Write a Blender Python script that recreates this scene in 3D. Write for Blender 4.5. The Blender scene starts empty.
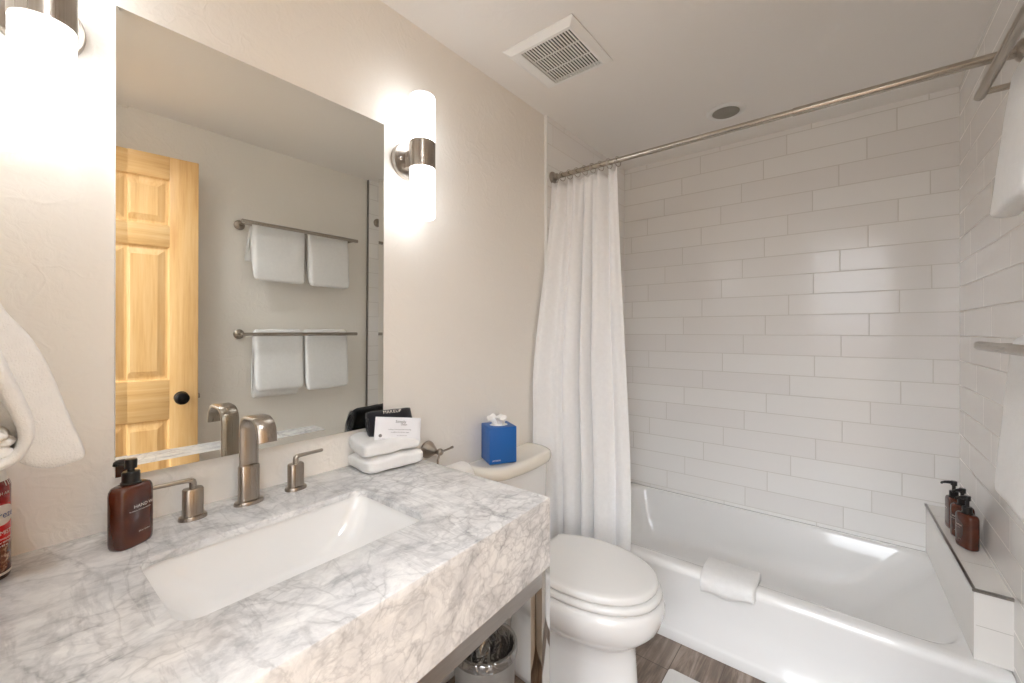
import bpy, bmesh, math, random
from mathutils import Vector, Matrix, noise

# ------------------------------------------------------------------ camera, world, exposure
scene = bpy.context.scene
COL = scene.collection
PI = math.pi
FPX, HORIZON, VANISH = 420.0, 331.0, 850.0
YAW = math.atan((VANISH - 512) / FPX)
cam_data = bpy.data.cameras.new('camera')
cam = bpy.data.objects.new('camera', cam_data)
COL.objects.link(cam)
cam.location = (1.163, 0.0, 1.30)
cam.rotation_euler = (PI / 2, 0, YAW)
cam_data.sensor_width = 36
cam_data.lens = FPX / 1024 * 36
cam_data.shift_y = -(341.5 - HORIZON) / 1024
cam_data.clip_start = 0.01
scene.camera = cam

LAMP_STRENGTH = 2.3         # frosted glass of the wall lamps
FILL_DOWNLIGHT = 54.0           # lens of the unseen downlight added by the doorway to brighten the room
world = bpy.data.worlds.new('world')
scene.world = world
world.use_nodes = True
_wt = world.node_tree
_bg = _wt.nodes['Background']
# light of the space beyond the doorway: even, with a brighter high part straight behind the camera, dark wooden floor below
_tc = _wt.nodes.new('ShaderNodeTexCoord')
_up = _wt.nodes.new('ShaderNodeMapRange'); _up.interpolation_type = 'SMOOTHSTEP'
_up.inputs[1].default_value = 0.10; _up.inputs[2].default_value = 0.34
_dt = _wt.nodes.new('ShaderNodeVectorMath'); _dt.operation = 'DOT_PRODUCT'
_dt.inputs[1].default_value = (0.03, -0.90, 0.43)
_mx = _wt.nodes.new('ShaderNodeMath'); _mx.operation = 'MAXIMUM'; _mx.inputs[1].default_value = 0.0
_pw = _wt.nodes.new('ShaderNodeMath'); _pw.operation = 'POWER'; _pw.inputs[1].default_value = 10.0
_mu = _wt.nodes.new('ShaderNodeMath'); _mu.operation = 'MULTIPLY'
_ma = _wt.nodes.new('ShaderNodeMath'); _ma.operation = 'MULTIPLY_ADD'
_ma.inputs[1].default_value = 1.8; _ma.inputs[2].default_value = 2.3
_sx = _wt.nodes.new('ShaderNodeSeparateXYZ')
_mr = _wt.nodes.new('ShaderNodeMapRange'); _mr.inputs[1].default_value = -0.05; _mr.inputs[2].default_value = 0.05
_cm = _wt.nodes.new('ShaderNodeMix'); _cm.data_type = 'RGBA'
_cm.inputs[6].default_value = (0.22, 0.17, 0.13, 1); _cm.inputs[7].default_value = (0.93, 0.97, 1.03, 1)
_wt.links.new(_tc.outputs['Generated'], _sx.inputs[0]); _wt.links.new(_sx.outputs['Z'], _mr.inputs[0])
_wt.links.new(_mr.outputs[0], _cm.inputs[0]); _wt.links.new(_cm.outputs[2], _bg.inputs[0])
_wt.links.new(_sx.outputs['Z'], _up.inputs[0]); _wt.links.new(_tc.outputs['Generated'], _dt.inputs[0])
_wt.links.new(_dt.outputs['Value'], _mx.inputs[0]); _wt.links.new(_mx.outputs[0], _pw.inputs[0])
_wt.links.new(_pw.outputs[0], _mu.inputs[0]); _wt.links.new(_up.outputs[0], _mu.inputs[1])
_wt.links.new(_mu.outputs[0], _ma.inputs[0]); _wt.links.new(_ma.outputs[0], _bg.inputs[1])
scene.view_settings.view_transform = 'Standard'
scene.view_settings.look = 'None'
scene.view_settings.gamma = 1
scene.view_settings.use_curve_mapping = False
scene.view_settings.exposure = 1.32
scene.cycles.max_bounces = 14
scene.cycles.diffuse_bounces = 8
scene.cycles.glossy_bounces = 8
scene.cycles.use_denoising = True
scene.cycles.sample_clamp_indirect = 6.0
scene.cycles.caustics_reflective = False
scene.cycles.caustics_refractive = False

random.seed(4)
# room
W, D, H = 1.545, 2.607, 2.351       # mirror wall x=0, tiled end wall y=D
XL, XR = 0.012, 1.529               # tile faces beside the tub
YT = 1.700                          # where the tile begins
YN = -0.06                          # wall with the doorway the camera stands in
ZC = 0.900                          # countertop


# ------------------------------------------------------------------ materials
def srgb(r, g, b):
    f = lambda c: (c / 255 / 12.92) if c / 255 <= 0.04045 else ((c / 255 + 0.055) / 1.055) ** 2.4
    return (f(r), f(g), f(b), 1)


class NT:
    def __init__(self, name):
        self.m = bpy.data.materials.new(name)
        self.m.use_nodes = True
        self.t = self.m.node_tree
        self.b = self.t.nodes['Principled BSDF']

    def n(self, typ, **kw):
        nd = self.t.nodes.new(typ)
        for k, v in kw.items():
            setattr(nd, k, v)
        return nd

    def l(self, a, b):
        self.t.links.new(a, b)

    def coord(self, scale=(1, 1, 1), rot=(0, 0, 0), out='Object'):
        c = self.n('ShaderNodeTexCoord')
        m = self.n('ShaderNodeMapping')
        m.inputs['Scale'].default_value = scale
        m.inputs['Rotation'].default_value = rot
        self.l(c.outputs[out], m.inputs['Vector'])
        return m.outputs['Vector']

    def noise(self, vec, scale, detail=4, rough=0.55, dist=0.0):
        nd = self.n('ShaderNodeTexNoise')
        nd.inputs['Scale'].default_value = scale
        nd.inputs['Detail'].default_value = detail
        nd.inputs['Roughness'].default_value = rough
        nd.inputs['Distortion'].default_value = dist
        if vec is not None:
            self.l(vec, nd.inputs['Vector'])
        return nd

    def ramp(self, fac, stops):
        r = self.n('ShaderNodeValToRGB')
        e = r.color_ramp.elements
        while len(e) < len(stops):
            e.new(0.5)
        for i, (p, c) in enumerate(stops):
            e[i].position = p
            e[i].color = c if len(c) == 4 else (*c, 1)
        self.l(fac, r.inputs['Fac'])
        return r.outputs['Color']

    def math(self, op, a, b=None, c=None):
        nd = self.n('ShaderNodeMath', operation=op)
        for i, v in enumerate((a, b, c)):
            if v is None:
                continue
            if isinstance(v, (int, float)):
                nd.inputs[i].default_value = v
            else:
                self.l(v, nd.inputs[i])
        return nd.outputs[0]

    def mix(self, fac, a, b, blend='MIX'):
        nd = self.n('ShaderNodeMix', data_type='RGBA', blend_type=blend)
        for s, v in ((0, fac), (6, a), (7, b)):
            if isinstance(v, (int, float)):
                nd.inputs[s].default_value = v
            elif isinstance(v, tuple):
                nd.inputs[s].default_value = v
            else:
                self.l(v, nd.inputs[s])
        return nd.outputs[2]

    def bump(self, height, strength, dist=0.01):
        nd = self.n('ShaderNodeBump')
        nd.inputs['Strength'].default_value = strength
        nd.inputs['Distance'].default_value = dist
        self.l(height, nd.inputs['Height'])
        self.l(nd.outputs[0], self.b.inputs['Normal'])
        return nd

    def set(self, **kw):
        for k, v in kw.items():
            self.b.inputs[k.replace('_', ' ')].default_value = v
        return self


def plain(name, col, rough=0.5, metal=0.0, var=0.04, scale=30, bump=0.0, spec=0.5, coat=0.0, bscale=None):
    t = NT(name)
    v = t.coord()
    nz = t.noise(v, scale, 3)
    dark = tuple(c * (1 - var) for c in col[:3]) + (1,)
    light = tuple(min(1, c * (1 + var)) for c in col[:3]) + (1,)
    t.l(t.ramp(nz.outputs['Fac'], [(0.3, dark), (0.7, light)]), t.b.inputs['Base Color'])
    t.set(Roughness=rough, Metallic=metal, Specular_IOR_Level=spec, Coat_Weight=coat, Coat_Roughness=0.05)
    if bump:
        t.bump(t.noise(v, bscale or scale * 4, 3).outputs['Fac'], bump, 0.004)
    return t.m


def make_plaster(name, col, strength):
    t = NT(name)
    v = t.coord()
    big = t.noise(v, 7, 3, 0.5, 0.8)
    fine = t.noise(v, 34, 4, 0.6, 1.2)
    ridge = t.ramp(big.outputs['Fac'], [(0.47, (0, 0, 0)), (0.5, (1, 1, 1)), (0.53, (0, 0, 0))])
    hgt = t.math('ADD', t.math('MULTIPLY', ridge, 0.35), fine.outputs['Fac'])
    t.b.inputs['Base Color'].default_value = col
    t.set(Roughness=0.55, Specular_IOR_Level=0.3)
    t.bump(hgt, strength, 0.006)
    return t.m


def make_tile(name, axis):
    """Long white tiles, every course shifted by a quarter of a tile."""
    t = NT(name)
    tw, th, g = 0.425, 0.1045, 0.0026
    c = t.n('ShaderNodeTexCoord')
    s = t.n('ShaderNodeSeparateXYZ')
    t.l(c.outputs['Object'], s.inputs[0])
    z = t.math('DIVIDE', t.math('SUBTRACT', s.outputs['Z'], 1.2785 - 20 * th), th)
    row = t.math('FLOOR', z)
    fz = t.math('SUBTRACT', z, row)
    u = t.math('DIVIDE', t.math('SUBTRACT', s.outputs[axis], 0.809 - 0.425 * 20), tw)
    u = t.math('SUBTRACT', u, t.math('MULTIPLY', t.math('SUBTRACT', row, 20), 0.2475))
    fl = t.math('FLOOR', u)
    fu = t.math('SUBTRACT', u, fl)
    ez = t.math('MULTIPLY', t.math('MINIMUM', fz, t.math('SUBTRACT', 1, fz)), th)
    eu = t.math('MULTIPLY', t.math('MINIMUM', fu, t.math('SUBTRACT', 1, fu)), tw)
    e = t.math('MINIMUM', ez, eu)
    mr = t.n('ShaderNodeMapRange', interpolation_type='SMOOTHSTEP')
    t.l(e, mr.inputs[0])
    mr.inputs[1].default_value = g * 0.35
    mr.inputs[2].default_value = g * 1.1
    prof = mr.outputs[0]
    wn = t.n('ShaderNodeTexWhiteNoise', noise_dimensions='2D')
    cb = t.n('ShaderNodeCombineXYZ')
    t.l(row, cb.inputs[0]); t.l(fl, cb.inputs[1]); t.l(cb.outputs[0], wn.inputs[0])
    tile = t.mix(wn.outputs['Value'], srgb(238, 236, 234), srgb(242, 241, 239))
    t.l(t.mix(prof, srgb(216, 213, 208), tile), t.b.inputs['Base Color'])
    t.l(t.math('MULTIPLY_ADD', prof, -0.46, 0.6), t.b.inputs['Roughness'])
    # each tile sits at its own tiny angle, edges are slightly pillowed
    wc = t.n('ShaderNodeSeparateColor')
    t.l(wn.outputs['Color'], wc.inputs[0])
    tilt = t.math('ADD', t.math('MULTIPLY', t.math('SUBTRACT', wc.outputs[0], 0.5), t.math('MULTIPLY', fu, 0.10)),
                  t.math('MULTIPLY', t.math('SUBTRACT', wc.outputs[1], 0.5), t.math('MULTIPLY', fz, 0.05)))
    wave = t.noise(c.outputs['Object'], 9, 2)
    h = t.math('ADD', prof, t.math('ADD', tilt, t.math('MULTIPLY', wave.outputs['Fac'], 0.22)))
    t.bump(h, 0.32, 0.003)
    t.set(Specular_IOR_Level=0.42)
    return t.m


def make_marble(name):
    t = NT(name)
    v = t.coord((1, 0.72, 1), (0.3, 0.2, 0.6))
    warp = t.noise(v, 5, 5, 0.6)
    wv = t.n('ShaderNodeVectorMath', operation='MULTIPLY_ADD')
    t.l(warp.outputs['Color'], wv.inputs[0])
    wv.inputs[1].default_value = (0.16, 0.16, 0.16)
    t.l(v, wv.inputs[2])
    v2 = wv.outputs[0]
    vo = t.n('ShaderNodeTexVoronoi', feature='DISTANCE_TO_EDGE')
    vo.inputs['Scale'].default_value = 14
    t.l(v2, vo.inputs['Vector'])
    vein1 = t.ramp(vo.outputs['Distance'], [(0.0, (1, 1, 1)), (0.035, (0.3, 0.3, 0.3)), (0.13, (0, 0, 0))])
    vo2 = t.n('ShaderNodeTexVoronoi', feature='DISTANCE_TO_EDGE')
    vo2.inputs['Scale'].default_value = 38
    t.l(v2, vo2.inputs['Vector'])
    vein2 = t.ramp(vo2.outputs['Distance'], [(0.0, (1, 1, 1)), (0.10, (0.2, 0.2, 0.2)), (0.25, (0, 0, 0))])
    mask = t.noise(v, 6, 3)
    m1 = t.ramp(mask.outputs['Fac'], [(0.38, (0, 0, 0)), (0.62, (1, 1, 1))])
    mask2 = t.noise(v, 4.1, 3)
    m2 = t.ramp(mask2.outputs['Fac'], [(0.42, (0, 0, 0)), (0.6, (1, 1, 1))])
    cloud = t.noise(v2, 19, 6, 0.7)
    base = t.ramp(cloud.outputs['Fac'], [(0.30, srgb(184, 185, 187)), (0.45, srgb(217, 217, 217)), (0.62, srgb(236, 236, 235))])
    a = t.math('MULTIPLY', t.math('MULTIPLY', vein1, m1), 0.36)
    b = t.math('MULTIPLY', t.math('MULTIPLY', vein2, m2), 0.30)
    # long drawn-out streaks running slantwise
    vs = t.coord((2.0, 9.0, 9.0), (0.4, 0.3, 0.9))
    st = t.noise(vs, 1.6, 5, 0.6, 0.6)
    streak = t.ramp(st.outputs['Fac'], [(0.47, (0, 0, 0)), (0.5, (1, 1, 1)), (0.54, (0, 0, 0))])
    c = t.math('MULTIPLY', streak, 0.22)
    f = t.math('MINIMUM', t.math('ADD', t.math('ADD', a, b), c), 0.85)
    t.l(t.mix(f, base, srgb(124, 124, 128)), t.b.inputs['Base Color'])
    t.set(Roughness=0.22, Specular_IOR_Level=0.45)
    return t.m


def make_pine(name, axis):
    """Clear pine; grain runs along the given axis."""
    t = NT(name)
    sc = {'Z': (26, 26, 1.3), 'Y': (26, 1.3, 26), 'X': (1.3, 26, 26)}[axis]
    v = t.coord(sc)
    n1 = t.noise(v, 1.0, 4, 0.6, 0.7)
    n2 = t.noise(t.coord(tuple(s * 5 for s in sc)), 1.0, 3, 0.6)
    f = t.math('MULTIPLY_ADD', n2.outputs['Fac'], 0.35, t.math('MULTIPLY', n1.outputs['Fac'], 0.65))
    t.l(t.ramp(f, [(0.30, srgb(208, 158, 96)), (0.47, srgb(226, 182, 122)), (0.68, srgb(236, 200, 146))]), t.b.inputs['Base Color'])
    t.set(Roughness=0.38)
    return t.m


def make_floor(name):
    t = NT(name)
    c = t.n('ShaderNodeTexCoord')
    s = t.n('ShaderNodeSeparateXYZ')
    t.l(c.outputs['Object'], s.inputs[0])
    pw, pl = 0.166, 1.1
    x = t.math('DIVIDE', t.math('SUBTRACT', s.outputs['X'], 0.619 - 10 * pw), pw)
    col = t.math('FLOOR', x)
    fx = t.math('SUBTRACT', x, col)
    y = t.math('DIVIDE', t.math('ADD', s.outputs['Y'], t.math('MULTIPLY', col, 0.43)), pl)
    rw = t.math('FLOOR', y)
    fy = t.math('SUBTRACT', y, rw)
    ex = t.math('MULTIPLY', t.math('MINIMUM', fx, t.math('SUBTRACT', 1, fx)), pw)
    ey = t.math('MULTIPLY', t.math('MINIMUM', fy, t.math('SUBTRACT', 1, fy)), pl)
    e = t.math('MINIMUM', ex, ey)
    mr = t.n('ShaderNodeMapRange')
    t.l(e, mr.inputs[0]); mr.inputs[1].default_value = 0.0006; mr.inputs[2].default_value = 0.0022
    wn = t.n('ShaderNodeTexWhiteNoise', noise_dimensions='2D')
    cb = t.n('ShaderNodeCombineXYZ')
    t.l(col, cb.inputs[0]); t.l(rw, cb.inputs[1]); t.l(cb.outputs[0], wn.inputs[0])
    g = t.noise(t.coord((34, 3.2, 30)), 1, 6, 0.65, 0.5)
    kn = t.noise(t.coord((7, 4, 7)), 1, 4, 0.6, 1.0)
    wood = t.ramp(g.outputs['Fac'], [(0.32, srgb(58, 44, 36)), (0.48, srgb(112, 94, 80)), (0.64, srgb(164, 148, 135))])
    wood = t.mix(t.math('MULTIPLY', wn.outputs['Value'], 0.35), wood, srgb(178, 166, 156))
    wood = t.mix(t.ramp(kn.outputs['Fac'], [(0.5, (0, 0, 0)), (0.72, (0.6, 0.6, 0.6))]), wood, srgb(74, 58, 46))
    t.l(t.mix(mr.outputs[0], srgb(84, 72, 62), wood), t.b.inputs['Base Color'])
    t.set(Roughness=0.42)
    t.bump(t.math('ADD', mr.outputs[0], t.math('MULTIPLY', g.outputs['Fac'], 0.4)), 0.3, 0.002)
    return t.m


def make_terry(name, col, bump=0.5, rough=0.9):
    t = NT(name)
    v = t.coord()
    n1 = t.noise(v, 420, 2, 0.6)
    n2 = t.noise(v, 60, 3)
    t.l(t.ramp(n2.outputs['Fac'], [(0.3, tuple(c * 0.96 for c in col[:3])), (0.7, col)]), t.b.inputs['Base Color'])
    t.set(Roughness=rough, Specular_IOR_Level=0.15, Sheen_Weight=0.25, Sheen_Roughness=0.6)
    t.bump(t.math('ADD', n1.outputs['Fac'], t.math('MULTIPLY', n2.outputs['Fac'], 0.6)), bump, 0.0035)
    return t.m


def make_brushed(name, col, rough=0.3, axis='Z'):
    t = NT(name)
    sc = {'Z': (400, 400, 6), 'Y': (400, 6, 400), 'X': (6, 400, 400)}[axis]
    n1 = t.noise(t.coord(sc), 1, 3)
    t.l(t.ramp(n1.outputs['Fac'], [(0.3, tuple(c * 0.86 for c in col[:3])), (0.7, col)]), t.b.inputs['Base Color'])
    t.l(t.math('MULTIPLY_ADD', n1.outputs['Fac'], 0.18, rough - 0.09), t.b.inputs['Roughness'])
    t.set(Metallic=1.0)
    return t.m


def make_glow(name, strength):
    t = NT(name)
    t.b.inputs['Base Color'].default_value = (0.9, 0.9, 0.9, 1)
    # opal glass: slightly dimmer towards the fitting
    c = t.n('ShaderNodeTexCoord')
    nz = t.noise(c.outputs['Object'], 4, 1)
    t.b.inputs['Emission Color'].default_value = (0.955, 1.0, 1.055, 1)
    t.l(t.math('MULTIPLY_ADD', nz.outputs['Fac'], strength * 0.1, strength * 0.95), t.b.inputs['Emission Strength'])
    t.set(Roughness=0.35)
    return t.m


def make_amber(name):
    t = NT(name)
    nz = t.noise(t.coord(), 18, 2)
    t.l(t.ramp(nz.outputs['Fac'], [(0.3, srgb(58, 23, 12)), (0.7, srgb(94, 41, 20))]), t.b.inputs['Base Color'])
    t.set(Roughness=0.16, Specular_IOR_Level=0.55, Coat_Weight=0.3)
    t.b.inputs['Subsurface Weight'].default_value = 0.15
    t.b.inputs['Subsurface Radius'].default_value = (0.02, 0.006, 0.003)
    return t.m


def make_can_print(name, rects=None):
    """Air freshener can: dark red shoulder, red body, browner picture at the foot."""
    t = NT(name)
    c = t.n('ShaderNodeTexCoord')
    s = t.n('ShaderNodeSeparateXYZ')
    t.l(c.outputs['Object'], s.inputs[0])
    z = t.math('DIVIDE', s.outputs['Z'], 0.2)
    nz = t.noise(c.outputs['Object'], 90, 4, 0.7)
    foot = t.ramp(nz.outputs['Fac'], [(0.4, srgb(70, 26, 14)), (0.55, srgb(122, 70, 44)), (0.66, srgb(196, 160, 128))])
    body = t.ramp(z, [(0.0, srgb(46, 20, 14)), (0.05, srgb(60, 22, 14)), (0.22, srgb(110, 24, 16)), (0.32, srgb(206, 26, 24)),
                      (0.55, srgb(200, 22, 24)), (0.66, srgb(150, 22, 22)), (0.8, srgb(104, 22, 20))])
    fm = t.ramp(z, [(0.05, (0, 0, 0)), (0.09, (1, 1, 1)), (0.26, (1, 1, 1)), (0.33, (0, 0, 0))])
    t.l(t.mix(fm, body, foot), t.b.inputs['Base Color'])
    t.set(Roughness=0.25, Coat_Weight=0.3)
    return t.m


M = {}
M['wall'] = make_plaster('wall_plaster', srgb(239, 235, 228), 0.22)
M['ceiling'] = make_plaster('ceiling_plaster', srgb(239, 236, 232), 0.08)
M['tile_x'] = make_tile('white_tile_end_wall', 'X')
M['tile_y'] = make_tile('white_tile_side_wall', 'Y')
M['grout'] = plain('grout_line', srgb(200, 197, 191), 0.5)
M['marble'] = make_marble('grey_veined_marble')
M['pine_z'] = make_pine('pine_upright_grain', 'Z')
M['pine_y'] = make_pine('pine_cross_grain', 'X')
M['floor'] = make_floor('weathered_plank_floor')
M['terry'] = make_terry('white_terry', srgb(240, 240, 239))
M['terry_cream'] = make_terry('white_terry_mat', srgb(232, 231, 229), 0.8)
M['terry_black'] = make_terry('black_terry', srgb(26, 26, 32), 0.5, 0.8)
M['cotton'] = make_terry('curtain_cotton', srgb(239, 239, 239), 0.10, 0.85)
M['nickel'] = make_brushed('brushed_nickel', srgb(174, 165, 155), 0.30, 'Z')
M['nickel_y'] = make_brushed('brushed_nickel_bar', srgb(176, 168, 158), 0.30, 'Y')
M['nickel_x'] = make_brushed('brushed_nickel_rod', srgb(190, 182, 170), 0.24, 'X')
M['chrome'] = plain('polished_steel', srgb(214, 210, 206), 0.06, 1.0, 0.01)
M['rail'] = make_brushed('satin_steel_rail', srgb(196, 190, 184), 0.32, 'Y')
M['edge'] = plain('metal_edge_trim', srgb(150, 148, 145), 0.3, 1.0, 0.03)
M['porcelain'] = plain('white_porcelain', srgb(237, 237, 236), 0.10, 0, 0.008, 3, coat=0.5)
M['tub'] = plain('white_enamel', srgb(238, 238, 237), 0.12, 0, 0.008, 3, coat=0.5)
M['bisque'] = plain('warm_white_porcelain', srgb(237, 232, 220), 0.10, 0, 0.008, 3, coat=0.5)
M['seat'] = plain('seat_plastic', srgb(236, 236, 234), 0.22, 0, 0.008, 3)
M['plastic'] = plain('white_plastic', srgb(238, 238, 236), 0.35, 0, 0.01)
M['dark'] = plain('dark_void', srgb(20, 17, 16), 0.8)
M['black'] = plain('black_plastic', srgb(16, 14, 14), 0.28)
M['knob'] = plain('black_metal', srgb(20, 18, 18), 0.25, 0.6)
M['amber'] = make_amber('amber_bottle')
M['ink'] = plain('white_print', srgb(226, 216, 206), 0.5)
M['grey_ink'] = plain('grey_print', srgb(120, 120, 124), 0.6)
M['blue_ink'] = plain('blue_print', srgb(30, 60, 130), 0.5)
M['blue'] = plain('blue_card', srgb(24, 96, 172), 0.42, 0, 0.03, 12)
M['tissue'] = plain('tissue_paper', srgb(242, 240, 236), 0.9, 0, 0.02, 60, 0.2)
M['sachet'] = plain('satin_white_wrapper', srgb(228, 229, 233), 0.3, 0, 0.02, 14, 0.25, bscale=26)
M['glow'] = make_glow('lit_opal_glass', LAMP_STRENGTH)
M['lens_fill'] = make_glow('fill_lens', FILL_DOWNLIGHT)
M['lens'] = plain('grey_diffuser', srgb(146, 142, 132), 0.5)
M['speckle'] = plain('speckled_grey', srgb(150, 152, 160), 0.7, 0, 0.45, 160)
M['liner'] = None
M['can'] = make_can_print('air_freshener_print')
M['cap'] = plain('can_cap', srgb(226, 222, 216), 0.35)
mir = NT('silvered_mirror'); mir.b.inputs['Base Color'].default_value = (0.865, 0.875, 0.84, 1)
mir.set(Metallic=1.0, Roughness=0.0); M['mirror'] = mir.m
ln = NT('clear_film')                      # thin crinkled polythene
_tr = ln.n('ShaderNodeBsdfTransparent'); _tr.inputs[0].default_value = (0.90, 0.90, 0.90, 1)
_gl = ln.n('ShaderNodeBsdfGlossy'); _gl.inputs['Roughness'].default_value = 0.12
_fr = ln.n('ShaderNodeMixShader'); _fr.inputs[0].default_value = 0.22
_bn = ln.bump(ln.noise(ln.coord(), 16, 2, 0.5, 1.2).outputs['Fac'], 0.8, 0.02)
ln.l(_bn.outputs[0], _gl.inputs['Normal'])
ln.l(_tr.outputs[0], _fr.inputs[1]); ln.l(_gl.outputs[0], _fr.inputs[2])
ln.l(_fr.outputs[0], ln.t.nodes['Material Output'].inputs['Surface'])
M['liner'] = ln.m
M['bin'] = plain('grey_mottled_bin', srgb(158, 156, 152), 0.35, 0, 0.14, 18)
M['ledge'] = plain('glossy_white_tile', srgb(236, 234, 230), 0.12, 0, 0.008, 3)


# ------------------------------------------------------------------ mesh helpers
class MB:
    def __init__(self):
        self.v, self.f = [], []

    def add(self, v, f, mat=None):
        o = len(self.v)
        self.v += [tuple(mat @ Vector(p)) if mat else tuple(p) for p in v]
        self.f += [tuple(i + o for i in q) for q in f]
        return self

    def box(self, x0, x1, y0, y1, z0, z1, bev=0.0, seg=2, mat=None):
        bm = bmesh.new()
        bmesh.ops.create_cube(bm, size=1)
        for v in bm.verts:
            v.co = ((x0 + x1) / 2 + v.co.x * (x1 - x0), (y0 + y1) / 2 + v.co.y * (y1 - y0), (z0 + z1) / 2 + v.co.z * (z1 - z0))
        if bev:
            bmesh.ops.bevel(bm, geom=bm.edges[:], offset=bev, segments=seg, profile=0.5, affect='EDGES')
        self.bm(bm, mat)
        return self

    def bm(self, bm, mat=None):
        bm.verts.index_update()
        self.add([v.co[:] for v in bm.verts], [[v.index for v in f.verts] for f in bm.faces], mat)
        bm.free()
        return self

    def loft(self, rings, cap0=True, cap1=True, loop=False, mat=None):
        n = len(rings[0])
        v = [p for r in rings for p in r]
        f = []
        R = len(rings)
        for i in range(R if loop else R - 1):
            a, b = i * n, ((i + 1) % R) * n
            for j in range(n):
                k = (j + 1) % n
                f.append((a + j, a + k, b + k, b + j))
        if not loop:
            if cap0:
                f.append(tuple(range(n))[::-1])
            if cap1:
                f.append(tuple((R - 1) * n + j for j in range(n)))
        return self.add(v, f, mat)

    def grid(self, rows, mat=None):
        n = len(rows[0])
        f = [(i * n + j, i * n + j + 1, (i + 1) * n + j + 1, (i + 1) * n + j) for i in range(len(rows) - 1) for j in range(n - 1)]
        return self.add([p for r in rows for p in r], f, mat)

    def lathe(self, prof, n=32, mat=None, cap0=True, cap1=True):
        rings = [[(r * math.cos(2 * PI * k / n), r * math.sin(2 * PI * k / n), z) for k in range(n)] for r, z in prof]
        return self.loft(rings, cap0, cap1, mat=mat)

    def tube(self, pts, r, n=12, rads=None, mat=None, squash=(1, 1)):
        pts = [Vector(p) for p in pts]
        rings = []
        up = None
        for i, p in enumerate(pts):
            d = (pts[min(i + 1, len(pts) - 1)] - pts[max(i - 1, 0)]).normalized()
            if up is None:
                up = Vector((0, 0, 1)) if abs(d.z) < 0.9 else Vector((1, 0, 0))
            s = d.cross(up).normalized()
            up = s.cross(d).normalized()
            rr_ = rads[i] if rads else r
            rings.append([tuple(p + s * (rr_ * squash[0] * math.cos(2 * PI * k / n)) + up * (rr_ * squash[1] * math.sin(2 * PI * k / n))) for k in range(n)])
        return self.loft(rings, mat=mat)

    def ribbon(self, pts, half, th, mat=None):
        """flat strip in the xz plane, width along y, with thickness"""
        P = [Vector((p[0], 0, p[1])) for p in pts]
        rings = []
        for i, p in enumerate(P):
            d = (P[min(i + 1, len(P) - 1)] - P[max(i - 1, 0)]).normalized()
            nrm = Vector((-d.z, 0, d.x))
            e = 0.0015
            sec = [(-half, -th / 2 + e), (-half + e, -th / 2), (half - e, -th / 2), (half, -th / 2 + e), (half, th / 2 - e), (half - e, th / 2), (-half + e, th / 2), (-half, th / 2 - e)]
            rings.append([tuple(p + nrm * b + Vector((0, a, 0))) for a, b in sec])
        return self.loft(rings, mat=mat)

    def build(self, name, mat, parent=None, smooth=True, angle=35, subsurf=0, solid=0.0):
        me = bpy.data.meshes.new(name)
        me.from_pydata(self.v, [], self.f)
        bm = bmesh.new()
        bm.from_mesh(me)
        bmesh.ops.recalc_face_normals(bm, faces=bm.faces[:])
        bm.to_mesh(me)
        bm.free()
        me.materials.append(mat)
        if smooth:
            me.shade_smooth()
            if angle:
                me.set_sharp_from_angle(angle=math.radians(angle))
        o = bpy.data.objects.new(name, me)
        COL.objects.link(o)
        if parent:
            o.parent = parent
        if solid:
            md = o.modifiers.new('Solidify', 'SOLIDIFY'); md.thickness = solid; md.offset = 0
        if subsurf:
            md = o.modifiers.new('Subdivision', 'SUBSURF'); md.levels = subsurf; md.render_levels = subsurf
        return o


def rrect(x0, x1, y0, y1, r, z, n=6):
    pts = []
    for cx, cy, a0 in ((x1 - r, y1 - r, 0), (x0 + r, y1 - r, PI / 2), (x0 + r, y0 + r, PI), (x1 - r, y0 + r, 1.5 * PI)):
        for k in range(n + 1):
            a = a0 + PI / 2 * k / n
            pts.append((cx + r * math.cos(a), cy + r * math.sin(a), z))
    return pts


def oval(rx, ry, z, n=32, p=2.0, cx=0, cy=0):
    out = []
    for k in range(n):
        a = 2 * PI * k / n
        c, s = math.cos(a), math.sin(a)
        out.append((cx + rx * math.copysign(abs(c) ** (2 / p), c), cy + ry * math.copysign(abs(s) ** (2 / p), s), z))
    return out


def arc(cx, cy, r, a0, a1, n):
    return [(cx + r * math.cos(math.radians(a0 + (a1 - a0) * k / n)), cy + r * math.sin(math.radians(a0 + (a1 - a0) * k / n))) for k in range(n + 1)]


def thing(name, label, cat, loc=(0, 0, 0), rz=0.0, group=None):
    o = bpy.data.objects.new(name, None)
    o.empty_display_size = 0.05
    COL.objects.link(o)
    o.location = loc
    o.rotation_euler = (0, 0, rz)
    return tag(o, label, cat, group)


def tag(o, label, cat, group=None):
    o['label'] = label
    o['category'] = cat
    if group:
        o['group'] = group
    return o


def struct(o, label=None):
    o['kind'] = 'structure'
    if label:
        o['label'] = label
    return o


def dup(root, loc, label, rz=None, group=None):
    r = root.copy(); COL.objects.link(r); r.location = loc
    if rz is not None:
        r.rotation_euler = (0, 0, rz)
    r['label'] = label
    if group:
        r['group'] = group
    for ch in list(root.children):
        c = ch.copy(); COL.objects.link(c); c.parent = r
        for g in list(ch.children):
            d = g.copy(); COL.objects.link(d); d.parent = c
    return r


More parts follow.
